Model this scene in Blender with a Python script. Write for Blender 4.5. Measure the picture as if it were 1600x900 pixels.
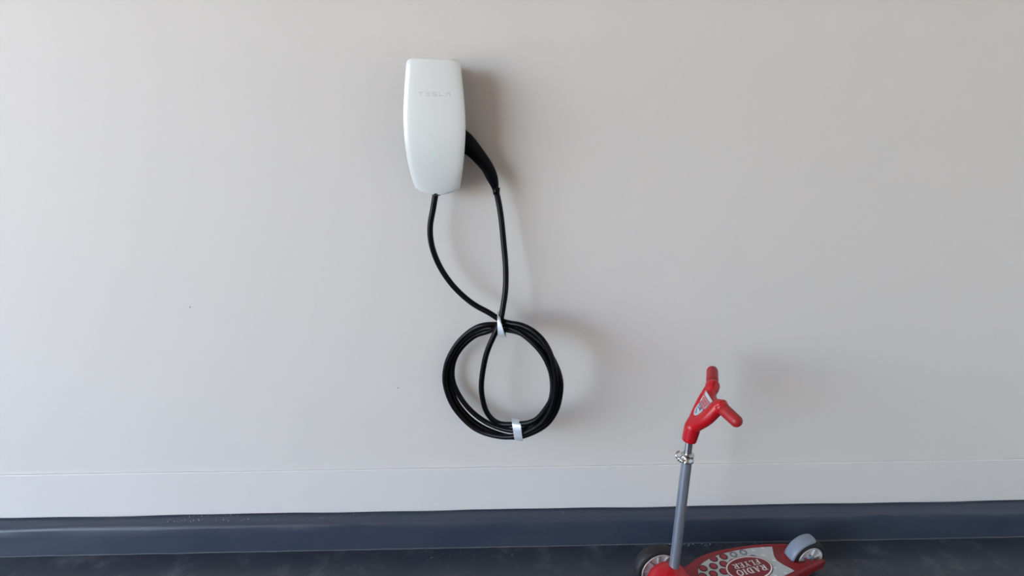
import bpy, bmesh, math, random
from mathutils import Vector, Matrix
from mathutils.bvhtree import BVHTree

random.seed(7)
S = bpy.context.scene
for o in list(bpy.data.objects):
    bpy.data.objects.remove(o)
COL = S.collection
R = math.radians

# ------------------------------------------------------------------ camera
cam_d = bpy.data.cameras.new('camera')
cam_d.sensor_width = 36
cam_d.lens = 965 / 1600 * 36
cam_d.clip_start = 0.02
cam = bpy.data.objects.new('camera', cam_d)
COL.objects.link(cam)
cam.matrix_world = (Matrix.Translation((0, -1.64, 1.38)) @ Matrix.Rotation(R(-1.7), 4, 'Z')
                    @ Matrix.Rotation(R(90 - 18.3), 4, 'X') @ Matrix.Rotation(R(0.1), 4, 'Z'))
S.camera = cam

# ------------------------------------------------------------------ daylight
world = bpy.data.worlds.new('sky')
S.world = world
world.use_nodes = True
wn = world.node_tree.nodes
bg = wn['Background']
sky = wn.new('ShaderNodeTexSky')
sky.sky_type = 'NISHITA'
sky.sun_disc = False
sky.sun_elevation = R(48)
sky.sun_rotation = R(42)
sky.air_density = 1.0
sky.dust_density = 2.5
hs_n = wn.new('ShaderNodeHueSaturation')
hs_n.inputs['Saturation'].default_value = 0.75
world.node_tree.links.new(sky.outputs[0], hs_n.inputs['Color'])
world.node_tree.links.new(hs_n.outputs[0], bg.inputs[0])
bg.inputs[1].default_value = 0.75

sun_d = bpy.data.lights.new('sun', 'SUN')
sun_d.energy = 9.0
sun_d.angle = R(0.6)
sun_d.color = (1.0, 0.93, 0.82)
sun = bpy.data.objects.new('sun', sun_d)
COL.objects.link(sun)
sun.rotation_euler = Vector((-0.40, -0.45, -0.8)).to_track_quat('-Z', 'Y').to_euler()

# the garage stands open at its left end: daylight comes in there (the portal only guides sky sampling)
RX0, RX1, RY, RZ = -4.6, 2.1, -6.6, 3.5
DOOR_Y0, DOOR_Y1, DOOR_Z = -0.9, -6.3, 3.4
def portal(loc, rot, sx, sy):
    d = bpy.data.lights.new('door_portal', 'AREA')
    d.shape = 'RECTANGLE'
    d.size, d.size_y = sx, sy
    d.cycles.is_portal = True
    o = bpy.data.objects.new('door_portal', d)
    COL.objects.link(o)
    o.location, o.rotation_euler = loc, rot
portal((RX0 - 0.16, (DOOR_Y0 + DOOR_Y1) / 2, DOOR_Z / 2), (0, R(-90), 0), DOOR_Z, DOOR_Y0 - DOOR_Y1)

S.view_settings.view_transform = 'Standard'
S.view_settings.look = 'None'
S.view_settings.gamma = 1.0
S.view_settings.use_curve_mapping = False
S.view_settings.exposure = 1.76
S.cycles.use_denoising = True
S.cycles.max_bounces = 10
S.cycles.diffuse_bounces = 6

# ------------------------------------------------------------------ materials
def mat(name, col, rough=0.5, metal=0.0, noise=0.0, nscale=20.0, bump=0.0, bscale=200.0,
        coat=0.0, spec=0.5, col2=None, emit=None, estr=0.0, rvar=0.0):
    m = bpy.data.materials.new(name)
    m.use_nodes = True
    nt = m.node_tree
    b = nt.nodes['Principled BSDF']
    b.inputs['Base Color'].default_value = (*col, 1)
    b.inputs['Roughness'].default_value = rough
    b.inputs['Metallic'].default_value = metal
    b.inputs['Specular IOR Level'].default_value = spec
    b.inputs['Coat Weight'].default_value = coat
    tc = nt.nodes.new('ShaderNodeTexCoord')
    if noise or col2:
        n = nt.nodes.new('ShaderNodeTexNoise')
        n.inputs['Scale'].default_value = nscale
        n.inputs['Detail'].default_value = 5
        nt.links.new(tc.outputs['Object'], n.inputs['Vector'])
        mx = nt.nodes.new('ShaderNodeMix')
        mx.data_type = 'RGBA'
        mx.inputs[6].default_value = (*col, 1)
        c2 = col2 if col2 else tuple(c * (1 - noise) for c in col)
        mx.inputs[7].default_value = (*c2, 1)
        nt.links.new(n.outputs['Fac'], mx.inputs[0])
        nt.links.new(mx.outputs[2], b.inputs['Base Color'])
        if rvar:
            mr = nt.nodes.new('ShaderNodeMapRange')
            mr.inputs[1].default_value = 0.3
            mr.inputs[2].default_value = 0.7
            mr.inputs[3].default_value = rough - rvar
            mr.inputs[4].default_value = rough + rvar
            nt.links.new(n.outputs['Fac'], mr.inputs[0])
            nt.links.new(mr.outputs[0], b.inputs['Roughness'])
    if bump:
        n2 = nt.nodes.new('ShaderNodeTexNoise')
        n2.inputs['Scale'].default_value = bscale
        n2.inputs['Detail'].default_value = 3
        nt.links.new(tc.outputs['Object'], n2.inputs['Vector'])
        bp = nt.nodes.new('ShaderNodeBump')
        bp.inputs['Strength'].default_value = bump
        bp.inputs['Distance'].default_value = 0.002
        nt.links.new(n2.outputs['Fac'], bp.inputs['Height'])
        nt.links.new(bp.outputs[0], b.inputs['Normal'])
    if emit:
        b.inputs['Emission Color'].default_value = (*emit, 1)
        b.inputs['Emission Strength'].default_value = estr
    return m

M = {
    'wall': mat('wall_paint', (0.70, 0.685, 0.665), 0.6, noise=0.02, nscale=3, bump=0.06, bscale=260, spec=0.3),
    'board': mat('board_paint', (0.72, 0.71, 0.70), 0.5, noise=0.02, nscale=4, bump=0.03, bscale=120, spec=0.4),
    'bounce_wood': mat('plywood', (0.50, 0.38, 0.26), 0.8, noise=0.15, nscale=6),  # invented finish for the unseen ceiling and front wall, warms the bounced light
    'caulk': mat('caulk', (0.76, 0.75, 0.74), 0.5),
    'curb': mat('dark_epoxy', (0.034, 0.047, 0.076), 0.38, col2=(0.046, 0.058, 0.088), nscale=9, bump=0.25, bscale=60, rvar=0.08),
    'floor': mat('floor_epoxy', (0.024, 0.031, 0.045), 0.35, col2=(0.042, 0.050, 0.066), nscale=5, bump=0.12, bscale=40),
    'bead': mat('dusty_joint', (0.10, 0.115, 0.14), 0.6, noise=0.5, nscale=60),
    'fleck': mat('pale_flecks', (0.55, 0.56, 0.58), 0.7),
    'drive': mat('driveway_concrete', (0.52, 0.46, 0.39), 0.85, noise=0.15, nscale=2),
    'plate': mat('white_glass', (0.77, 0.81, 0.81), 0.12, coat=0.3, noise=0.01),
    'plate_rim': mat('white_rim', (0.86, 0.87, 0.86), 0.3),
    'housing': mat('charcoal_plastic', (0.035, 0.036, 0.038), 0.55, bump=0.1, bscale=500),
    'letter': mat('grey_print', (0.54, 0.55, 0.57), 0.3),
    'led': mat('green_light', (0.2, 0.8, 0.35), 0.3, emit=(0.25, 1.0, 0.4), estr=0.22),
    'cable': mat('black_rubber', (0.003, 0.003, 0.004), 0.30, spec=0.16, bump=0.05, bscale=300),
    'handle': mat('black_plastic', (0.002, 0.002, 0.003), 0.34, spec=0.10, bump=0.03, bscale=500),
    'tape': mat('silver_tape', (0.62, 0.66, 0.72), 0.36, metal=0.3, noise=0.25, nscale=90, bump=0.3, bscale=250),
    'red': mat('red_plastic', (0.46, 0.006, 0.013), 0.27, coat=0.05, noise=0.05, nscale=30),
    'red_deck': mat('red_deck_plastic', (0.26, 0.008, 0.014), 0.42, noise=0.12, nscale=18, bump=0.04, bscale=400),
    'red_grip': mat('red_grip_rubber', (0.36, 0.012, 0.016), 0.42, bump=0.1, bscale=700),
    'tube': mat('grey_painted_tube', (0.27, 0.30, 0.36), 0.32, metal=0.55, noise=0.04),
    'chrome': mat('chrome', (0.62, 0.62, 0.63), 0.14, metal=1.0),
    'black': mat('black_tyre', (0.012, 0.012, 0.013), 0.6, bump=0.1, bscale=300),
    'rim': mat('silver_plastic_rim', (0.66, 0.67, 0.68), 0.35, metal=0.25, noise=0.1, nscale=40),
    'fender': mat('grey_fender', (0.22, 0.26, 0.33), 0.42, noise=0.12, nscale=60),
    'mat': mat('silver_grip_mat', (0.50, 0.55, 0.56), 0.5, noise=0.22, nscale=70, bump=0.15, bscale=200),
    'cell': mat('red_print', (0.36, 0.03, 0.05), 0.5, noise=0.25, nscale=60),
    'cell_dark': mat('dark_print', (0.05, 0.010, 0.013), 0.5),
    'ring': mat('blue_grey_print', (0.17, 0.20, 0.24), 0.5, noise=0.2, nscale=60),
    'white': mat('white_print', (0.74, 0.72, 0.71), 0.5),
    'maroon': mat('maroon_print', (0.19, 0.012, 0.020), 0.45),
    'navy': mat('navy_print', (0.08, 0.10, 0.15), 0.45),
    'badge_pink': mat('pale_red_print', (0.42, 0.06, 0.08), 0.4),
}

# pale dust smudges lying on the floor coat
_nt = M['floor'].node_tree
_b = _nt.nodes['Principled BSDF']
_src = _b.inputs['Base Color'].links[0].from_socket
_tc = _nt.nodes.new('ShaderNodeTexCoord')
_n = _nt.nodes.new('ShaderNodeTexNoise')
_n.inputs['Scale'].default_value = 9
_n.inputs['Detail'].default_value = 9
_n.inputs['Roughness'].default_value = 0.7
_mr = _nt.nodes.new('ShaderNodeMapRange')
_mr.inputs[1].default_value, _mr.inputs[2].default_value = 0.52, 0.78
_mr.inputs[3].default_value, _mr.inputs[4].default_value = 0.0, 0.8
_mx = _nt.nodes.new('ShaderNodeMix')
_mx.data_type = 'RGBA'
_mx.inputs[7].default_value = (0.13, 0.145, 0.165, 1)
_nt.links.new(_tc.outputs['Object'], _n.inputs['Vector'])
_nt.links.new(_n.outputs['Fac'], _mr.inputs[0])
_nt.links.new(_mr.outputs[0], _mx.inputs[0])
_nt.links.new(_src, _mx.inputs[6])
_nt.links.new(_mx.outputs[2], _b.inputs['Base Color'])

# ------------------------------------------------------------------ helpers
def tag(o, label=None, cat=None, group=None, kind=None):
    if label: o['label'] = label
    if cat: o['category'] = cat
    if group: o['group'] = group
    if kind: o['kind'] = kind
    return o

def link(name, me, m, parent=None, smooth=True):
    o = bpy.data.objects.new(name, me)
    COL.objects.link(o)
    if m is not None and not me.materials:
        me.materials.append(M[m] if isinstance(m, str) else m)
    if parent is not None:
        o.parent = parent
    if smooth:
        for p in me.polygons:
            p.use_smooth = True
    return o

def build(name, bm, m, parent=None, smooth=True, angle=None):
    bmesh.ops.recalc_face_normals(bm, faces=bm.faces)
    me = bpy.data.meshes.new(name)
    bm.to_mesh(me)
    bm.free()
    o = link(name, me, m, parent, smooth)
    if smooth and angle is not None:
        me.set_sharp_from_angle(angle=R(angle))
    return o

def empty(name, loc=(0, 0, 0), rz=0.0, ry=0.0):
    o = bpy.data.objects.new(name, None)
    o.empty_display_size = 0.05
    COL.objects.link(o)
    o.location = loc
    o.rotation_euler = (0, ry, rz)
    return o

def add_box(bm, lo, hi, bevel=0.0, seg=2):
    r = bmesh.ops.create_cube(bm, size=1)
    vs = r['verts']
    for v in vs:
        v.co = Vector([(lo[i] + hi[i]) / 2 + v.co[i] * (hi[i] - lo[i]) for i in range(3)])
    if bevel:
        es = list({e for v in vs for e in v.link_edges})
        bmesh.ops.bevel(bm, geom=es, offset=bevel, segments=seg, profile=0.5, affect='EDGES')

def add_rings(bm, rings, closed=True, cap0=True, cap1=True, loop=False):
    vr = [[bm.verts.new(p) for p in r] for r in rings]
    n = len(vr[0])
    pairs = list(zip(vr[:-1], vr[1:]))
    if loop:
        pairs.append((vr[-1], vr[0]))
    for a, b in pairs:
        for i in range(n if closed else n - 1):
            j = (i + 1) % n
            bm.faces.new((a[i], a[j], b[j], b[i]))
    if not loop:
        if cap0: bm.faces.new(list(reversed(vr[0])))
        if cap1: bm.faces.new(vr[-1])

def catmull(pts, step):
    pts = [Vector(p) for p in pts]
    P = [pts[0] * 2 - pts[1]] + pts + [pts[-1] * 2 - pts[-2]]
    out = []
    for i in range(1, len(P) - 2):
        p0, p1, p2, p3 = P[i - 1:i + 3]
        n = max(2, int((p2 - p1).length / step))
        for k in range(n):
            t = k / n
            out.append(0.5 * ((2 * p1) + (p2 - p0) * t + (2 * p0 - 5 * p1 + 4 * p2 - p3) * t * t
                              + (3 * p1 - p0 - 3 * p2 + p3) * t ** 3))
    out.append(P[-2])
    return out

def add_tube(bm, pts, rad, n=14, caps=True, flat=1.0):
    pts = [Vector(p) for p in pts]
    rad = rad if isinstance(rad, (list, tuple)) else [rad] * len(pts)
    t = (pts[1] - pts[0]).normalized()
    nrm = t.cross(Vector((0.0, 1.0, 0.013))).normalized()
    rings = []
    for i, p in enumerate(pts):
        t = (pts[min(i + 1, len(pts) - 1)] - pts[max(i - 1, 0)]).normalized()
        nrm = (nrm - t * nrm.dot(t)).normalized()
        b = t.cross(nrm)
        rings.append([p + (nrm * math.cos(2 * math.pi * k / n) + b * flat * math.sin(2 * math.pi * k / n)) * rad[i]
                      for k in range(n)])
    add_rings(bm, rings, cap0=caps, cap1=caps)

def capsule_profile(p, q, r0, r1, seg=8):
    """points and radii of a tube p->q whose q end is domed"""
    p, q = Vector(p), Vector(q)
    d = (q - p).normalized()
    pts, rs = [p, p.lerp(q, 0.5), q], [r0, (r0 + r1) / 2, r1]
    for k in range(1, seg + 1):
        a = math.pi / 2 * k / seg
        pts.append(q + d * r1 * math.sin(a))
        rs.append(max(r1 * math.cos(a), 0.0004))
    return pts, rs

def add_lathe(bm, prof, origin, axis='y', n=40, loop=True):
    """closed profile [(axial, radius)] spun about an axis through origin"""
    o = Vector(origin)
    rings = []
    for k in range(n):
        a = 2 * math.pi * k / n
        ring = []
        for h, r in prof:
            if axis == 'y':
                ring.append(o + Vector((r * math.cos(a), h, r * math.sin(a))))
            elif axis == 'z':
                ring.append(o + Vector((r * math.cos(a), r * math.sin(a), h)))
        rings.append(ring)
    add_rings(bm, rings, closed=loop, loop=True)

def add_plate(bm, outline, z0, z1):
    """flat prism from a 2D outline"""
    lo = [bm.verts.new((x, y, z0)) for x, y in outline]
    hi = [bm.verts.new((x, y, z1)) for x, y in outline]
    n = len(lo)
    bm.faces.new(list(reversed(lo)))
    bm.faces.new(hi)
    for i in range(n):
        j = (i + 1) % n
        bm.faces.new((lo[i], lo[j], hi[j], hi[i]))

def remeshed(name, bm, m, parent, voxel=0.0025, smooth=6):
    bmesh.ops.recalc_face_normals(bm, faces=bm.faces)
    me = bpy.data.meshes.new(name + '_raw')
    bm.to_mesh(me)
    bm.free()
    tmp = bpy.data.objects.new('tmp', me)
    COL.objects.link(tmp)
    r = tmp.modifiers.new('r', 'REMESH')
    r.mode = 'VOXEL'
    r.voxel_size = voxel
    s = tmp.modifiers.new('s', 'SMOOTH')
    s.factor = 0.5
    s.iterations = smooth
    dg = bpy.context.evaluated_depsgraph_get()
    new = bpy.data.meshes.new_from_object(tmp.evaluated_get(dg))
    new.name = name
    bpy.data.objects.remove(tmp)
    bpy.data.meshes.remove(me)
    new.materials.clear()
    return link(name, new, m, parent, True)

# ------------------------------------------------------------------ the garage
def struct(name, boxes, m, label, cat, bevel=0.0):
    bm = bmesh.new()
    for lo, hi in boxes:
        add_box(bm, lo, hi, bevel)
    return tag(build(name, bm, m, smooth=False), label, cat, kind='structure')

struct('floor', [((RX0 - 0.15, RY - 0.15, -0.12), (RX1 + 0.15, 0.15, 0))], 'floor',
       'dark blue-grey epoxy coated garage floor', 'floor')
struct('wall_back', [((RX0 - 0.15, 0, 0.0), (RX1 + 0.15, 0.15, RZ))], 'wall',
       'smooth pale beige-grey painted wall behind the charger', 'wall')
struct('wall_front', [((RX0 - 0.15, RY - 0.15, 0.0), (RX1 + 0.15, RY, RZ))], 'bounce_wood',
       'wall on the far side of the garage behind the viewer, plywood tone picked for warm bounce', 'wall')
struct('wall_right', [((RX1, RY, 0.0), (RX1 + 0.15, 0, RZ))], 'wall',
       'plain painted end wall right of the scooter', 'wall')
struct('wall_left', [((RX0 - 0.15, DOOR_Y0, 0.0), (RX0, 0, RZ)),
                     ((RX0 - 0.15, RY, 0.0), (RX0, DOOR_Y1, RZ)),
                     ((RX0 - 0.15, DOOR_Y1, DOOR_Z), (RX0, DOOR_Y0, RZ))], 'wall',
       'painted end wall with the open garage doorway', 'wall')
struct('ceiling', [((RX0 - 0.15, RY - 0.15, RZ), (RX1 + 0.15, 0.15, RZ + 0.15))], 'bounce_wood',
       'unseen garage ceiling, plywood tone picked for warm bounce', 'ceiling')
struct('driveway', [((-60, -60, -0.14), (RX0 - 0.15, 60, -0.03)), ((RX0 - 0.15, -60, -0.14), (60, RY - 0.15, -0.03))], 'drive',
       'sunlit pale concrete driveway outside the doorway', 'driveway')

# baseboard: wide flat board painted like the wall, with a caulked top edge
bb = struct('baseboard_back', [((RX0, -0.006, 0.1035), (RX1, 0.0, 0.2535))], 'board',
            'wide flat painted baseboard above the dark curb', 'baseboard', 0.0012)
bm = bmesh.new()
pts, k = [], 0
x = RX0
while x < RX1:
    pts.append((x, -0.0042 + random.uniform(-0.0003, 0.0003), 0.2540 + random.uniform(-0.0006, 0.0006)))
    x += 0.06
add_tube(bm, pts, 0.0024, 8)
build('caulk_line', bm, 'caulk', bb)

# raised curb
prof = [(0.0, 0.0), (0.0, 0.0985), (-0.020, 0.0985), (-0.034, 0.0975), (-0.0425, 0.0950), (-0.0475, 0.0905),
        (-0.0500, 0.0840), (-0.0510, 0.060), (-0.0520, 0.030), (-0.0530, 0.008), (-0.0545, 0.0)]
rings = []
x = RX0
while x <= RX1 + 1e-6:
    ring = []
    for j, (y, z) in enumerate(prof):
        w = 0.0013 * math.sin(x * 7.3 + j) + 0.0009 * math.sin(x * 19 + 2 * j) if 1 <= j <= 9 else 0
        ring.append((x, y - (abs(w) if 0 < j else 0) * (0 if j <= 1 else 1), z + (w if z > 0.05 else 0)))
    rings.append(ring)
    x += 0.05
bm = bmesh.new()
add_rings(bm, rings)
curb = tag(build('concrete_curb', bm, 'curb', angle=50), 'low dark epoxy painted concrete curb along the wall foot', 'curb', kind='structure')
bm = bmesh.new()
pts, x = [], RX0
while x < RX1:
    pts.append((x, -0.0552 + random.uniform(-0.0005, 0.0005), 0.0006 + random.uniform(-0.0006, 0.0004)))
    x += 0.03
add_tube(bm, pts, 0.0024, 8)
build('joint_bead', bm, 'bead', curb)

# pale flecks of grit: on the curb's top at its left end, along the floor joint, dusty floor patch
def flecks(name, spots, label):
    bm = bmesh.new()
    for x, y, z, s in spots:
        r = bmesh.ops.create_icosphere(bm, subdivisions=1, radius=s)
        for v in r['verts']:
            v.co = Vector((x + v.co.x * random.uniform(0.7, 1.4), y + v.co.y, z + v.co.z * 0.6))
    return tag(build(name, bm, 'fleck'), label, 'grit', kind='stuff')
U = random.uniform
sp = [(U(-1.02, -0.76), U(-0.034, -0.006), 0.0995, U(0.0007, 0.0016)) for _ in range(34)]
sp += [(U(-0.76, -0.1), U(-0.036, -0.006), 0.0990, U(0.0004, 0.0009)) for _ in range(30)]
sp += [(U(-0.1, 1.0), U(-0.036, -0.006), 0.0990, U(0.0004, 0.0008)) for _ in range(22)]
flecks('curb_grit', sp, 'scattered white paint flecks on top of the dark curb')
sp = [(U(0.52, 0.68), U(-0.068, -0.057), 0.0008, U(0.0006, 0.0017)) for _ in range(26)]
sp += [(U(0.30, 1.0), U(-0.066, -0.057), 0.0008, U(0.0004, 0.0010)) for _ in range(34)]
sp += [(U(-0.25, 0.06), U(-0.11, -0.066), 0.0006, U(0.0003, 0.0009)) for _ in range(46)]
flecks('floor_grit', sp, 'fine pale grit on the floor along the curb joint')

# two tiny nail marks on the wall, chips on the board
for i, (x, z, y, lab) in enumerate((
        (-0.8473, 0.7883, 0.0, 'tiny dark nail mark on the wall far left of the coil'),
        (-0.2857, 0.5310, 0.0, 'tiny dark nail mark on the wall just left of the coil'),
        (-0.5583, 0.2460, -0.006, 'small chipped paint spot at the baseboard top edge'),
        (0.3284, 0.2290, -0.006, 'small nail dimple in the baseboard near the scooter'))):
    bm = bmesh.new()
    bmesh.ops.create_uvsphere(bm, u_segments=10, v_segments=6, radius=0.0017)
    for v in bm.verts:
        v.co.y *= 0.25
    o = build('nail_mark', bm, 'housing' if i < 2 else 'letter')
    o.location = (x, y - 0.0002, z)
    tag(o, lab, 'nail mark')

# ------------------------------------------------------------------ wall charger
CX, CZ, CH = -0.1435, 1.1125, 0.3215
ch = empty('wall_charger', (CX, 0, CZ), ry=R(0.7))
tag(ch, 'white glass-fronted electric car charger mounted on the wall', 'car charger')

def half_w(v):                      # v: 0 top .. 1 bottom
    K = [(0, .0605), (.06, .0628), (.14, .0655), (.28, .0702), (.42, .0730), (.52, .0725), (.64, .0700), (.78, .0650), (.90, .0590), (1, .0545)]
    for (a, wa), (b, wb) in zip(K[:-1], K[1:]):
        if v <= b:
            t = (v - a) / (b - a)
            return wa + (wb - wa) * t
    return K[-1][1]

def smooth_w(v):
    return sum(half_w(min(1, max(0, v + d))) for d in (-.06, -.03, 0, .03, .06)) / 5

def front_depth(v):
    return 0.098 + 0.012 * math.sin(math.pi * min(1, v * 0.9 + 0.05)) - 0.030 * max(0, v - 0.55) ** 2 / 0.2

def plate_pt(u, v, inset=0.0, dy=0.0):
    d = v * CH
    w = smooth_w(v)
    r = 0.014
    if d < r: w = w - r + math.sqrt(max(0, r * r - (r - d) ** 2))
    rb = 0.007
    e = CH - d
    if e < rb: w = w - rb + math.sqrt(max(0, rb * rb - (rb - e) ** 2))
    w -= inset
    sag = 0.013 * (1 - (1 - u * u)) * max(0, (v - 0.72) / 0.28) ** 2
    z = CH - d + sag
    y = -(front_depth(v) - 0.0035 * u * u - 0.003 * u ** 10) + dy
    z = z + (-inset if v < 0.5 else inset) * min(1, abs(v - 0.5) * 2)
    return Vector((u * w, y, z))

NU = 28
# finer rows near both ends for the round corners
rows = sorted(set([0.0004, .002, .005, .010, .016, .024, .034, .044] + [0.05 + 0.9 * i / 40 for i in range(41)]
                  + [.958, .966, .975, .983, .989, .994, .998, .9996]))
bm = bmesh.new()
grid = [[bm.verts.new(plate_pt(-1 + 2 * j / NU, v)) for j in range(NU + 1)] for v in rows]
for a, b in zip(grid[:-1], grid[1:]):
    for j in range(NU):
        bm.faces.new((a[j], a[j + 1], b[j + 1], b[j]))
faceplate = build('faceplate', bm, 'plate', ch)

def border():
    pts = []
    pts += [(-1 + 2 * j / NU, rows[0]) for j in range(NU + 1)]
    pts += [(1, v) for v in rows[1:]]
    pts += [(1 - 2 * j / NU, rows[-1]) for j in range(1, NU + 1)]
    pts += [(-1, v) for v in reversed(rows[1:-1])]
    return pts
B = border()
bm = bmesh.new()
add_rings(bm, [[plate_pt(u, v, -0.0002, 0.0) for u, v in B], [plate_pt(u, v, -0.0016, 0.0012) for u, v in B],
               [plate_pt(u, v, -0.0018, 0.004) for u, v in B],
               [plate_pt(u, v, -0.0008, 0.010) for u, v in B], [plate_pt(u, v, 0.004, 0.012) for u, v in B]],
          cap0=False, cap1=True)
build('faceplate_rim', bm, 'plate_rim', ch)
bm = bmesh.new()
def flat(p, y):
    return Vector((p.x, y, p.z))
ri = [plate_pt(u, v, 0.008, 0.011) for u, v in B]
rj = [plate_pt(u, v, 0.010, 0.0) for u, v in B]
add_rings(bm, [ri, [flat(p, -0.06) for p in rj], [flat(p, -0.012) for p in rj], [flat(p, -0.0005) for p in rj]])
build('back_housing', bm, 'housing', ch)

def plate_at(x, z):
    """point on the plate's front for charger-local x, z"""
    v = (CH - z) / CH
    u = x / smooth_w(v)
    return plate_pt(u, v).y

def strokes_on_plate(name, rects, m, parent):
    bm = bmesh.new()
    for x0, z0, x1, z1 in rects:
        n = 2
        f = [[bm.verts.new((x0 + (x1 - x0) * i / n, plate_at(x0 + (x1 - x0) * i / n, z) - 0.0003, z)) for i in range(n + 1)] for z in (z0, z1)]
        for i in range(n):
            bm.faces.new((f[0][i], f[0][i + 1], f[1][i + 1], f[1][i]))
    return build(name, bm, m, parent, smooth=False)

LZ = 1.3565 - CZ
H_, W_, T_ = 0.0085, 0.0105, 0.0013
GL = {
    'T': [(0, 1 - .17, 1, 1), (.42, 0, .58, .72)],
    'E': [(0, 0, 1, .16), (.0, .42, 1, .58), (0, .84, 1, 1)],
    'S': [(0, 0, 1, .16), (0, .42, 1, .58), (0, .84, 1, 1), (0, .5, .16, .92), (.84, .08, 1, .5)],
    'L': [(0, 0, .16, 1), (0, 0, 1, .16)],
    'A': [(0, .84, 1, 1), (0, 0, .16, .66), (.84, 0, 1, .66), (0, .52, 1, .66)],
}
for c, xc in zip('TESLA', (-0.0295, -0.0125, 0.0025, 0.0175, 0.0345)):
    strokes_on_plate('letter', [(xc - W_ / 2 + a * W_, LZ - H_ / 2 + b * H_, xc - W_ / 2 + cc * W_, LZ - H_ / 2 + d * H_)
                                for a, b, cc, d in GL[c]], 'letter', faceplate)
strokes_on_plate('status_light', [(-0.0004, 1.2213 - CZ - 0.008, 0.0004, 1.2213 - CZ + 0.008)], 'led', faceplate)['label'] = 'thin green status light'
bm = bmesh.new()
add_tube(bm, [(-0.004, -0.06, -0.004), (-0.004, -0.06, 0.02)], [0.0105, 0.0125], 20)
build('cable_gland', bm, 'housing', ch)
bm = bmesh.new()
add_tube(bm, [(0.050, -0.045, 0.150), (0.0685, -0.047, 0.134)], [0.0230, 0.0215], 24, flat=0.8)
build('plug_holster', bm, 'housing', ch)

# ------------------------------------------------------------------ charging cable
CABLE = [(-0.1482, -0.06, 1.1171), (-0.1563, -0.06, 1.0759), (-0.1665, -0.06, 1.0255), (-0.1635, -0.06, 0.974), (-0.1437, -0.06, 0.9161), (-0.1075, -0.066, 0.8623), (-0.06, -0.078, 0.8207), (-0.0139, -0.092, 0.798), (0.0252, -0.1058, 0.7773), (0.0736, -0.1305, 0.7757), (0.1112, -0.151, 0.7584), (0.1391, -0.1665, 0.7232), (0.1563, -0.1758, 0.665), (0.1592, -0.1767, 0.6094), (0.1476, -0.1693, 0.5461), (0.1202, -0.1537, 0.4923), (0.0602, -0.1227, 0.44), (0.0008, -0.0951, 0.4239), (-0.0638, -0.0682, 0.4358), (-0.1189, -0.0481, 0.4899), (-0.1431, -0.0404, 0.5583), (-0.1393, -0.0409, 0.619), (-0.1156, -0.0475, 0.6751), (-0.0801, -0.0597, 0.7224), (-0.0369, -0.0771, 0.7555), (0.0169, -0.0876, 0.761), (0.066, -0.1121, 0.7593), (0.1125, -0.137, 0.7379), (0.1488, -0.1571, 0.6969), (0.171, -0.1693, 0.643), (0.1723, -0.1693, 0.5901), (0.1607, -0.1618, 0.5339), (0.1283, -0.1433, 0.4779), (0.0607, -0.1087, 0.4271), (-0.0083, -0.0771, 0.4256), (-0.0677, -0.0528, 0.4499), (-0.1137, -0.0359, 0.5018), (-0.1326, -0.0295, 0.5669), (-0.1271, -0.0306, 0.626), (-0.1054, -0.0372, 0.6743), (-0.0681, -0.0506, 0.7166), (-0.0232, -0.0693, 0.7447), (0.0168, -0.0846, 0.7486), (0.0628, -0.1074, 0.7482), (0.1063, -0.1303, 0.7278), (0.138, -0.1476, 0.6852), (0.1522, -0.155, 0.6305), (0.1517, -0.1541, 0.5784), (0.1329, -0.143, 0.5197), (0.0993, -0.125, 0.4714), (0.0572, -0.104, 0.445), (0.0028, -0.0789, 0.4433), (-0.0488, -0.0571, 0.4626), (-0.093, -0.04, 0.5038), (-0.1216, -0.0299, 0.5628), (-0.12, -0.0299, 0.6216), (-0.0965, -0.0374, 0.6723), (-0.0575, -0.052, 0.7151), (-0.0199, -0.0678, 0.7346), (0.0167, -0.0996, 0.7603), (0.0555, -0.119, 0.7585), (0.0921, -0.1382, 0.7387), (0.1284, -0.158, 0.7012), (0.1504, -0.17, 0.6474), (0.1533, -0.171, 0.5931), (0.1346, -0.1599, 0.543), (0.105, -0.1436, 0.4985), (0.0566, -0.119, 0.4746), (0.0065, -0.0956, 0.4656), (-0.0239, -0.098, 0.5003), (-0.0375, -0.1, 0.5579), (-0.0367, -0.104, 0.6131), (-0.0235, -0.108, 0.6858), (-0.0023, -0.112, 0.7415), (0.0132, -0.112, 0.7762), (0.0219, -0.106, 0.8192), (0.029, -0.094, 0.8686), (0.0294, -0.08, 0.926), (0.0247, -0.068, 0.9836), (0.0183, -0.058, 1.0496), (0.0119, -0.052, 1.0904), (0.0055, -0.05, 1.1199)]
cb = empty('charging_cable', (0.02, -0.09, 0.42))
tag(cb, 'black charging cable hung in a taped coil below the charger', 'cable')
OFF = Vector((0.02, -0.09, 0.42))
path = catmull(CABLE, 0.006)
for _ in range(3):
    path = [path[0]] + [(path[i - 1] + path[i] * 2 + path[i + 1]) / 4 for i in range(1, len(path) - 1)] + [path[-1]]
bm = bmesh.new()
add_tube(bm, [p - OFF for p in path], 0.0077, 14)
build('cord', bm, 'cable', cb)
hU = [(-0.0850, 0, 1.2810), (-0.0703, 0, 1.2657), (-0.0436, 0, 1.2376), (-0.007, 0, 1.1931), (0.009, 0, 1.1592), (0.0122, 0, 1.133), (0.0104, 0, 1.1149)]
hD = [(-0.1000, 0, 1.2400), (-0.073, 0, 1.2155), (-0.0523, 0, 1.198), (-0.03, 0, 1.169), (-0.0189, 0, 1.1479), (-0.0076, 0, 1.1282), (-0.0011, 0, 1.115)]
mid = [(Vector(a) + Vector(b)) / 2 for a, b in zip(hU, hD)]
rad = [(Vector(a) - Vector(b)).length / 2 for a, b in zip(hU, hD)]
mid = [Vector((p.x, -0.050, p.z)) for p in mid]
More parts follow.
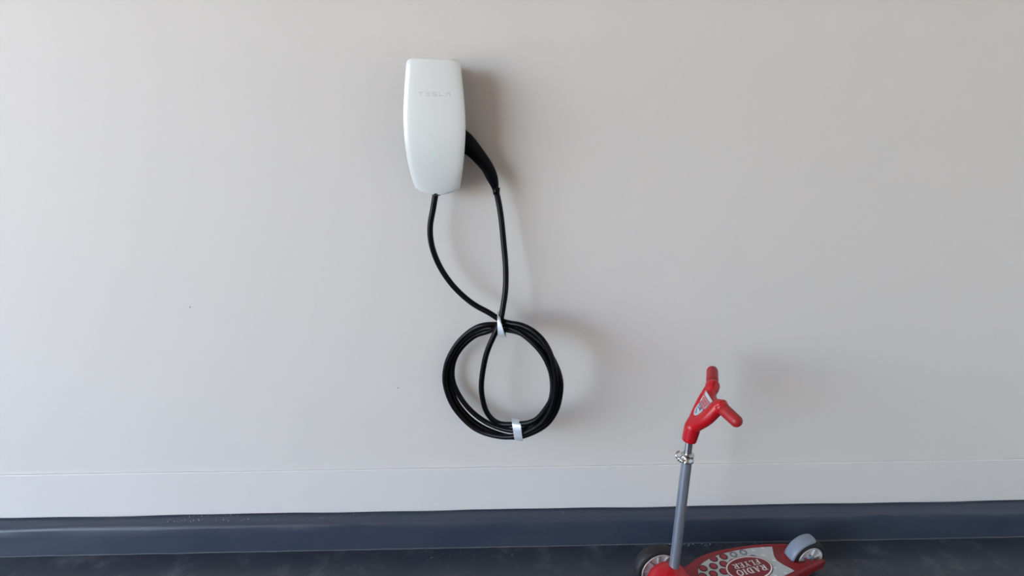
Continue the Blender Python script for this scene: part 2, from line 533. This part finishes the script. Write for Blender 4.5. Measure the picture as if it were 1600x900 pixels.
cl = catmull([(p.x, r, p.z) for p, r in zip(mid, rad)], 0.004)
bm = bmesh.new()
add_tube(bm, [Vector((p.x, -0.050, p.z)) - OFF for p in cl], [max(0.0075, p.y) for p in cl], 24, flat=0.85)
hd = build('plug_handle', bm, 'handle', cb)
bm = bmesh.new()
e0, e1 = Vector((0.0065, -0.05, 1.126)) - OFF, Vector((0.0060, -0.05, 1.108)) - OFF
add_tube(bm, [e0, e0.lerp(e1, .5), e1], [0.0098, 0.0092, 0.0080], 18)
build('strain_relief', bm, 'cable', hd)

def tape(name, c, tangent, half_r, half_y, w_top, w_bot, label, skew=0.0):
    """band wrapped about a bundle: c centre, tangent along the bundle"""
    t = Vector(tangent).normalized()
    y = Vector((0, 1, 0))
    r = t.cross(y).normalized()
    if r.z < 0: r = -r
    outer, n = [], 40
    bm = bmesh.new()
    rings = []
    for k in range(n):
        a = 2 * math.pi * k / n
        ca, sa = math.cos(a), math.sin(a)
        cr = math.copysign(abs(ca) ** 0.65, ca) * half_r
        cy = math.copysign(abs(sa) ** 0.65, sa) * half_y
        f = (cr / half_r + 1) / 2
        w = (w_bot + (w_top - w_bot) * f) / 2
        base = r * cr + y * cy + t * skew * cr
        nrm = (r * (ca / half_r) + y * (sa / half_y)).normalized()
        wob = 0.0005 * math.sin(a * 7)
        p0, p1 = base - t * w + nrm * wob, base + t * w + nrm * wob
        rings.append([p0, base + nrm * 0.0009, p1, p1 - nrm * 0.0012, p0 - nrm * 0.0012])
    add_rings(bm, rings, loop=True)
    o = build(name, bm, 'tape', angle=40)
    o.location = c
    return tag(o, label, 'tape')
tape('tape_strip', (0.0140, -0.0990, 0.7690), (1, -0.45, -0.12), 0.0285, 0.0310, 0.007, 0.024,
     'silver tape strip binding the coil at its crossing top', skew=-0.30)
tape('tape_strip', (0.0610, -0.1140, 0.4550), (1, -0.50, 0.16), 0.0300, 0.0215, 0.026, 0.026,
     'silver tape strip wrapped around the bottom of the coil', skew=0.02)

# ------------------------------------------------------------------ kick scooter
SO, SA = Vector((0.485, -0.285, 0.0)), R(13.5)
sc = empty('kick_scooter', SO, SA)
tag(sc, 'red and grey three-wheeled toddler kick scooter standing by the curb', 'scooter')
SINV = (Matrix.Translation(SO) @ Matrix.Rotation(SA, 4, 'Z')).inverted()
def L(x, y, z):                     # garage coordinates -> scooter coordinates
    return SINV @ Vector((x, y, z))

# deck
ED = [(-0.050, .030), (-0.030, .040), (0.00, .044), (0.045, .044), (0.075, .050), (0.105, .063), (0.140, .0735), (0.19, .0785), (0.25, .0775),
      (0.32, .071), (0.37, .0615), (0.41, .0510), (0.45, .0405), (0.485, .0300)]
DT = 0.070
edge = [(p.x, p.y) for p in catmull([(a, b, 0) for a, b in ED], 0.012)]
outline = edge + [(0.487, .024), (0.470, .0245), (0.43, .0250), (0.385, .0250), (0.372, .018), (0.368, 0.0)]
full = outline + [(x, -y) for x, y in reversed(outline[:-1])]
bm = bmesh.new()
rings = []
cxm = 0.22
for z, ins in ((0.026, .010), (0.030, .004), (0.040, .0), (0.062, .0), (0.068, .002), (DT, .0055)):
    ring = []
    n = len(full)
    for i, (x, y) in enumerate(full):
        x0, y0 = full[i - 1]; x1, y1 = full[(i + 1) % n]
        t = Vector((x1 - x0, y1 - y0)); nn = Vector((t.y, -t.x)).normalized()
        drop = -0.012 * max(0, min(1, (x - 0.40) / 0.08)) * (1 if z > .05 else 0)
        ring.append((x + nn.x * ins, y + nn.y * ins, z + drop))
    rings.append(ring)
add_rings(bm, rings)
# front dome around the column and the axle housing
r = bmesh.ops.create_uvsphere(bm, u_segments=32, v_segments=20, radius=1)
for v in r['verts']:
    v.co = Vector((-0.010 + v.co.x * 0.060, v.co.y * 0.050, 0.070 + v.co.z * 0.055))
add_box(bm, (-0.034, -0.047, 0.045), (0.012, 0.047, 0.086), 0.008)
deck = remeshed('deck', bm, 'red_deck', sc, 0.0028, 5)
deck['label'] = 'red plastic deck'

bm = bmesh.new()
r = bmesh.ops.create_uvsphere(bm, u_segments=40, v_segments=24, radius=1)
for v in r['verts']:
    v.co = Vector((-0.012 + v.co.x * 0.0615, v.co.y * 0.0515, 0.072 + v.co.z * 0.0555))
bmesh.ops.delete(bm, geom=[v for v in bm.verts if v.co.z < 0.070], context='VERTS')
hs = build('head_cover', bm, 'red', sc)
hs['label'] = 'glossy red domed cover at the column foot'

# steering column and clamp
c0, c1 = L(0.4855, -0.2865, 0.100), L(0.5025, -0.2530, 0.452)
ctop = L(0.5055, -0.2470, 0.515)
bm = bmesh.new()
add_tube(bm, [c0, c0.lerp(c1, .5), c1], 0.0138, 28)
build('steering_tube', bm, 'tube', sc, angle=50)['label'] = 'grey painted steering tube'
bm = bmesh.new()
add_tube(bm, [c0.lerp(c1, .8), c1, ctop], 0.0104, 24)
build('inner_tube', bm, 'chrome', sc, angle=50)['label'] = 'chrome height-adjusting tube'
ax = (c1 - c0).normalized()
bm = bmesh.new()
q = [c1 - ax * 0.016, c1 - ax * 0.014, c1 - ax * 0.007, c1 - ax * 0.005, c1 + ax * 0.004, c1 + ax * 0.006, c1 + ax * 0.0075]
add_tube(bm, q, [0.0160, 0.0178, 0.0178, 0.0166, 0.0166, 0.0182, 0.0160], 28)
clamp = build('clamp_collar', bm, 'chrome', sc, angle=35)
# ears, bolt and quick-release lever on the left of the collar
e = c1 - ax * 0.004
out = (L(0.0, -0.35, 0) - L(0.9, 0, 0)).normalized()
out = Vector((out.x, out.y, 0)).normalized()
sid = ax.cross(out).normalized()
for s in (-1, 1):
    bm = bmesh.new()
    add_tube(bm, [e + out * 0.012 + sid * s * 0.004, e + out * 0.0265 + sid * s * 0.004], 0.0062, 14, flat=0.45)
    build('clamp_ear', bm, 'chrome', clamp)
bm = bmesh.new()
add_tube(bm, [e + out * 0.022 - sid * 0.014, e + out * 0.022 + sid * 0.014], 0.0030, 14)
build('bolt', bm, 'chrome', clamp)
bm = bmesh.new()
pts = [e + out * 0.024 - sid * 0.011, e + out * 0.026 - sid * 0.012 + ax * 0.006, e + out * 0.022 - sid * 0.016 + ax * 0.012, e + out * 0.014 - sid * 0.0185 + ax * 0.012]
add_tube(bm, catmull(pts, .003), 0.0033, 12)
build('clamp_lever', bm, 'chrome', clamp)

# handlebar: a V-shaped red yoke and two swept grips
N0, N1 = L(0.5035, -0.2500, 0.4960), L(0.5095, -0.2500, 0.5370)
JN, JF = L(0.5555, -0.2930, 0.6230), L(0.5640, -0.2120, 0.6300)
GN, GF = L(0.5775, -0.3480, 0.6120), L(0.5885, -0.1370, 0.6400)
bm = bmesh.new()
add_tube(bm, [N0, N0.lerp(N1, .3), N1, N1.lerp(JF, .15)], [0.0188, 0.0198, 0.0215, 0.0205], 24)
add_tube(bm, catmull([N0.lerp(N1, .5), N1, N1.lerp(JN, .5) + (JN - JF) * 0.10, JN, JN.lerp(GN, .12)], 0.008), 0.0182, 20)
add_tube(bm, catmull([N0.lerp(N1, .5), N1, N1.lerp(JF, .5) - (JN - JF) * 0.10, JF, JF.lerp(GF, .12)], 0.008), 0.0182, 20)
mdl = (JN + JF) / 2
for f in (0.15, 0.26, 0.38, 0.5, 0.62, 0.74, 0.85):
    add_tube(bm, [N1, N1.lerp(JN.lerp(JF, f), 0.94)], [0.0200, 0.0125], 16)
yoke = remeshed('handlebar', bm, 'red', sc, 0.0022, 14)
yoke['label'] = 'red moulded V-shaped handlebar'
for j, g in ((JN, GN), (JF, GF)):
    bm = bmesh.new()
    p, rr = capsule_profile(j, g, 0.0160, 0.0152)
    add_tube(bm, p, rr, 24)
    gr = build('grip', bm, 'red_grip', sc)
    bm = bmesh.new()
    d = (g - j).normalized()
    add_tube(bm, [j + d * 0.002, j + d * 0.006, j + d * 0.012, j + d * 0.016], [0.0160, 0.0176, 0.0176, 0.0160], 24)
    build('grip_collar', bm, 'red', gr)

# printed badge hugging the yoke's front
bvh = BVHTree.FromPolygons([v.co.copy() for v in yoke.data.vertices], [tuple(p.vertices) for p in yoke.data.polygons])
upv = (mdl - N1).normalized()
wid = (JF - JN).normalized()
nrm = upv.cross(wid).normalized()
if nrm.dot(L(0, -1.64, 1.38) - mdl) < 0: nrm = -nrm
wid = nrm.cross(upv).normalized()
bc = N1.lerp(mdl, 0.62)
def on_yoke(a, b, h):               # a across, b along the badge
    p = bc + wid * a + upv * b
    hit = bvh.ray_cast(p + nrm * 0.08, -nrm)
    return (hit[0] if hit[0] is not None else p) + nrm * h
def patch(name, pts, m, parent, h):
    bm = bmesh.new()
    n = len(pts)
    ca, cb_ = sum(p[0] for p in pts) / n, sum(p[1] for p in pts) / n
    rings = []
    for f in (0.02, 0.25, 0.5, 0.75, 1.0):
        rings.append([on_yoke(ca + (a - ca) * f, cb_ + (b - cb_) * f, h) for a, b in pts])
    add_rings(bm, rings, cap0=True, cap1=False)
    return build(name, bm, m, parent)
def badge_w(t):                     # half width along t 0 bottom .. 1 top
    return 0.0290 * (0.42 + 0.58 * t) * math.sqrt(max(0, 1 - (1 - min(1, t / 0.22)) ** 2)) if t < 0.22 else 0.0290 * (0.42 + 0.58 * t)
BL = 0.064
left = [(badge_w(t), (t - 0.5) * BL) for t in [0.0, .01, .03, .06, .1, .15, .22, .35, .5, .65, .8, .92, 1.0]]
badge = patch('badge', left + [(-a, b) for a, b in reversed(left[1:])], 'mat', yoke, 0.0006)
badge['label'] = 'silver and red honeycomb print'
def hexpts(ca, cb_, r, n=6, sx=1.0):
    return [(ca + sx * r * math.cos(math.pi / 6 + 2 * math.pi * k / n), cb_ + r * math.sin(math.pi / 6 + 2 * math.pi * k / n)) for k in range(n)]
for i in range(-3, 4):
    for j in range(0, 5):
        a = (i + 0.5 * (j % 2)) * 0.0088
        b = -0.001 + j * 0.0074
        t = b / BL + 0.5
        if t < 0.98 and abs(a) < badge_w(min(1, t)) - 0.0005:
            patch('honeycomb_cell', hexpts(a, b, 0.0043), 'badge_pink', badge, 0.0010)
for a, b, r, m in ((0.0050, -0.014, 0.0062, 'navy'), (-0.0050, -0.0085, 0.0060, 'navy'), (0.001, -0.022, 0.0045, 'ring'),
                   (0.0085, -0.004, 0.0042, 'ring'), (-0.002, -0.0145, 0.0035, 'white'), (0.0052, -0.0135, 0.0026, 'white')):
    patch('badge_mark', hexpts(a, b, r, 12), m, badge, 0.0012 if m != 'white' else 0.0015)

# grip mat on the deck
MZ = DT + 0.0002
top_e = [(0.086, 0.0), (0.087, .012), (0.093, .024), (0.105, .036), (0.125, .0470), (0.155, .0565), (0.19, .0620), (0.24, .0640), (0.29, .0610), (0.325, .0560), (0.356, .0495)]
right_e = [(0.349, .036), (0.340, .021), (0.335, .008), (0.334, 0.0)]
half = top_e + right_e
mo = half + [(x, -y) for x, y in reversed(half[1:-1])]
mo = [(x, y - 0.004) for x, y in mo]
bm = bmesh.new()
add_plate(bm, mo, MZ - 0.002, MZ + 0.0010)
mb = bmesh.new()
mcx, mcy = 0.22, -0.004
add_plate(mb, [(x + 0.0022 * (1 if x > mcx else -1) * min(1, abs(x - mcx) / 0.08), y + 0.0022 * (1 if y > mcy else -1) * min(1, abs(y - mcy) / 0.02)) for x, y in mo], MZ - 0.002, MZ + 0.0004)
build('mat_border', mb, 'maroon', sc, smooth=False)
gm = build('grip_mat', bm, 'mat', sc, smooth=False)
gm['label'] = 'silver deck mat printed with a honeycomb and a lettered oval'
def inside(x, y, m=0.0):
    n, c = len(mo), False
    for i in range(n):
        (x0, y0), (x1, y1) = mo[i - 1], mo[i]
        if (y0 > y) != (y1 > y) and x < (x1 - x0) * (y - y0) / (y1 - y0) + x0:
            c = not c
    return c
def inside_m(x, y, m):
    return all(inside(x + m * math.cos(k * .7854), y + m * math.sin(k * .7854)) for k in range(8))
OVX, OVY, OVA, OVB = 0.237, -0.012, 0.066, 0.040
def oval_d(x, y):
    return math.hypot((x - OVX) / OVA, (y - OVY) / OVB)
def disc_mesh(name, r0, r1, m, n=20, ring=False):
    bm = bmesh.new()
    if ring:
        a = [bm.verts.new((r0 * math.cos(2 * math.pi * k / n), r0 * math.sin(2 * math.pi * k / n), 0)) for k in range(n)]
        b = [bm.verts.new((r1 * math.cos(2 * math.pi * k / n), r1 * math.sin(2 * math.pi * k / n), 0)) for k in range(n)]
        for k in range(n):
            bm.faces.new((a[k], a[(k + 1) % n], b[(k + 1) % n], b[k]))
    else:
        bm.faces.new([bm.verts.new((r1 * math.cos(2 * math.pi * k / n), r1 * math.sin(2 * math.pi * k / n), 0)) for k in range(n)])
    me = bpy.data.meshes.new(name)
    bm.to_mesh(me); bm.free()
    me.materials.append(M[m])
    return me
me_dash = disc_mesh('stud', 0, 0.0036, 'white', 8)
PITX, PITY = 0.0330, 0.0255
def clipped(x, y, r0, r1, m, ring, name, z):
    n = 20
    def pull(r):
        out = []
        for k in range(n):
            a = 2 * math.pi * k / n
            rr = r
            while rr > 0 and not inside(x + rr * math.cos(a), y + rr * math.sin(a)):
                rr -= 0.0004
            out.append((x + rr * math.cos(a), y + rr * math.sin(a), MZ + z))
        return out
    bm = bmesh.new()
    o = [bm.verts.new(p) for p in pull(r1)]
    if ring:
        q = [bm.verts.new(p) for p in pull(r0)]
        for k in range(n):
            try:
                bm.faces.new((q[k], o[k], o[(k + 1) % n], q[(k + 1) % n]))
            except ValueError:
                pass
    else:
        bm.faces.new(o)
    return build(name, bm, m, gm, smooth=False)
for i in range(-1, 10):
    for j in range(-3, 4):
        x = 0.094 + (i + 0.5 * (j % 2)) * PITX
        y = j * PITY - 0.004
        if not inside(x, y) or oval_d(x, y) < 0.93: continue
        if x < 0.205:
            c = clipped(x, y, 0, 0.0126, 'cell_dark', False, 'honeycomb_cell', 0.0013)
            c2 = clipped(x, y, 0, 0.0088, 'cell', False, 'honeycomb_cell', 0.0017)
        elif x < 0.280:
            clipped(x, y, 0.0058, 0.0116, 'ring', True, 'honeycomb_ring', 0.0014)
        elif inside_m(x, y, 0.004):
            a = link('mat_stud', me_dash, None, gm, False); a.location = (x, y, MZ + 0.0016); a.scale = (1.5, 0.7, 1); a.rotation_euler.z = -0.6
def oval_pts(k, n=64):
    return [(OVX + (OVA + k) * math.cos(2 * math.pi * i / n), OVY + (OVB + k) * math.sin(2 * math.pi * i / n)) for i in range(n)]
logo = None
for nm, k, m, z in (('oval_edge', 0.0055, 'maroon', .0022), ('oval_line', 0.0035, 'white', .0026), ('oval_field', -0.0005, 'maroon', .0030)):
    bm = bmesh.new()
    add_plate(bm, oval_pts(k), MZ, MZ + z)
    o = build(nm, bm, m, gm, smooth=False)
# slab-serif letters; (0,0) lower left, height 1; thick stems, thin arms, slab feet
def arc(cx, cy, rx, ry, a0, a1, w0, n=10):
    out = []
    for k in range(n):
        a, b = R(a0 + (a1 - a0) * k / n), R(a0 + (a1 - a0) * (k + 1) / n)
        out.append([(cx + rx * math.cos(a), cy + ry * math.sin(a)), (cx + rx * math.cos(b), cy + ry * math.sin(b)),
                    (cx + (rx - w0) * math.cos(b), cy + (ry - .12) * math.sin(b)), (cx + (rx - w0) * math.cos(a), cy + (ry - .12) * math.sin(a))])
    return out
def rc(x0, y0, x1, y1): return [(x0, y0), (x1, y0), (x1, y1), (x0, y1)]
SER = {
    'R': (.92, [rc(.1, 0, .32, 1), rc(0, 0, .42, .1), rc(0, .9, .45, 1), rc(.3, .45, .5, .57), [(.38, .5), (.58, .5), (.86, 0), (.62, 0)], rc(.6, 0, .94, .1)] + arc(.45, .73, .4, .27, -90, 90, .2)),
    'A': (.95, [[(.02, 0), (.16, 0), (.50, 1), (.40, 1)], [(.62, 0), (.86, 0), (.56, 1), (.34, 1)], rc(-.02, 0, .3, .1), rc(.55, 0, .96, .1), rc(.2, .28, .7, .38)]),
    'D': (.92, [rc(.1, 0, .32, 1), rc(0, 0, .45, .1), rc(0, .9, .45, 1)] + arc(.42, .5, .46, .5, -90, 90, .22)),
    'I': (.42, [rc(.1, 0, .32, 1), rc(0, 0, .42, .1), rc(0, .9, .42, 1)]),
    'O': (.95, arc(.46, .5, .46, .5, 0, 360, .2, 28)),
    'F': (.78, [rc(.1, 0, .32, 1), rc(0, 0, .45, .1), rc(0, .88, .78, 1), rc(.3, .45, .6, .57), rc(.68, .7, .78, 1), rc(.52, .36, .6, .66)]),
    'L': (.76, [rc(.1, 0, .32, 1), rc(0, .9, .45, 1), rc(0, 0, .76, .12), rc(.66, 0, .76, .3)]),
    'Y': (.92, [rc(.36, 0, .57, .5), rc(.25, 0, .68, .1), [(.08, 1), (.32, 1), (.57, .45), (.37, .45)], [(.74, 1), (.86, 1), (.57, .42), (.44, .48)], rc(0, .9, .38, 1), rc(.62, .9, .95, 1)]),
    'E': (.80, [rc(.1, 0, .32, 1), rc(0, 0, .80, .12), rc(0, .88, .78, 1), rc(.3, .45, .6, .57), rc(.68, .7, .78, 1), rc(.70, 0, .80, .3), rc(.52, .36, .6, .66)]),
}
def word(txt, cx, cy, h, sx):
    """letters whose tops point to -y and that run towards -x on the deck"""
    adv = [SER[c][0] * sx * h + 0.12 * h for c in txt]
    tot = sum(adv) - 0.12 * h
    x = -tot / 2
    for c, a in zip(txt, adv):
        bm = bmesh.new()
        for poly in SER[c][1]:
            bm.faces.new([bm.verts.new((cx - (x + px * h * sx), cy - (py - 0.5) * h, MZ + 0.0036)) for px, py in poly])
        build('letter', bm, 'white', gm, smooth=False)
        x += a
word('FLYER', OVX + 0.001, OVY + 0.0135, 0.0190, 0.96)
word('RADIO', OVX + 0.001, OVY - 0.0105, 0.0215, 0.96)

# wheels
def tyre_and_rim(x, y0, w, Rr, rim_r, zc, spokes):
    y1 = y0 + w
    o = Vector((x, 0, zc))
    prof = [(y0 + .001, rim_r - .001), (y0, Rr - .012), (y0 + .003, Rr - .004), (y0 + .009, Rr), (y1 - .009, Rr), (y1 - .003, Rr - .004), (y1, Rr - .012), (y1 - .001, rim_r - .001)]
    bm = bmesh.new(); add_lathe(bm, prof, o, 'y', 56)
    ty = build('wheel', bm, 'black', sc, angle=45)
    ty['label'] = 'black tyred wheel'
    # dished rim on both faces
    pr = [(y0 + .0045, .004), (y0 + .0045, rim_r - .006), (y0 - .0012, rim_r - .004), (y0 - .0015, rim_r - .0005), (y0 + .002, rim_r + .0005),
          (y1 - .002, rim_r + .0005), (y1 + .0015, rim_r - .0005), (y1 + .0012, rim_r - .004), (y1 - .0045, rim_r - .006), (y1 - .0045, .004)]
    bm = bmesh.new(); add_lathe(bm, pr, o, 'y', 56)
    build('rim', bm, 'rim', ty, angle=30)
    for k in range(spokes):
        a = 2 * math.pi * (k + 0.35) / spokes
        for ya, yb in ((y0 - .0005, y0 + .0055), (y1 - .0055, y1 + .0005)):
            bm = bmesh.new()
            add_box(bm, (0.014, ya, -.0022), (rim_r - .004, yb, .0022), .0008, 1)
            for v in bm.verts:
                cx_, cz_ = v.co.x, v.co.z
                v.co = o + Vector((cx_ * math.cos(a) - cz_ * math.sin(a), v.co.y, cx_ * math.sin(a) + cz_ * math.cos(a)))
            build('spoke', bm, 'rim', ty, smooth=False)
    bm = bmesh.new()
    add_lathe(bm, [(y0 - .004, .001), (y0 - .004, .013), (y0 - .001, .0155), (y0 + .005, .0155), (y1 - .005, .0155), (y1 + .001, .0155), (y1 + .004, .013), (y1 + .004, .001)], o, 'y', 32)
    build('hub_cap', bm, 'fender', ty, angle=35)
    return ty
tyre_and_rim(-0.0125, 0.0530, 0.038, 0.0660, 0.0525, 0.0660, 9)
tyre_and_rim(-0.0125, -0.0910, 0.038, 0.0660, 0.0525, 0.0660, 9)
tyre_and_rim(0.4420, -0.0165, 0.033, 0.0560, 0.0410, 0.0560, 7)
bm = bmesh.new()
add_tube(bm, [(-0.0125, -0.089, 0.066), (-0.0125, 0.089, 0.066)], 0.005, 14)
build('front_axle', bm, 'chrome', sc)
bm = bmesh.new()
add_tube(bm, [(0.442, -0.034, 0.056), (0.442, 0.034, 0.056)], 0.0045, 14)
build('rear_axle', bm, 'chrome', sc)

# grey brake fender arched over the rear wheel's front
o = Vector((0.442, 0.001, 0.056))
rings = []
for k in range(25):
    a = R(176 - 96 * k / 24)
    end = min(1, (24 - k) / 3) ** 0.5 if k > 21 else 1
    hw = 0.0195 * (0.80 + 0.20 * end)
    ring = []
    for yy, rr in ((-1, .0600), (-.985, .0635), (-.85, .0660), (-.4, .0675), (0, .0680), (.4, .0675), (.85, .0660), (.985, .0635), (1, .0600),
                   (.9, .0595), (.5, .0610), (0, .0615), (-.5, .0610), (-.9, .0595)):
        ring.append(o + Vector((rr * math.cos(a), yy * hw, rr * math.sin(a))))
    rings.append(ring)
bm = bmesh.new()
add_rings(bm, rings)
build('brake_fender', bm, 'fender', sc, angle=60)['label'] = 'grey brake fender over the rear wheel'
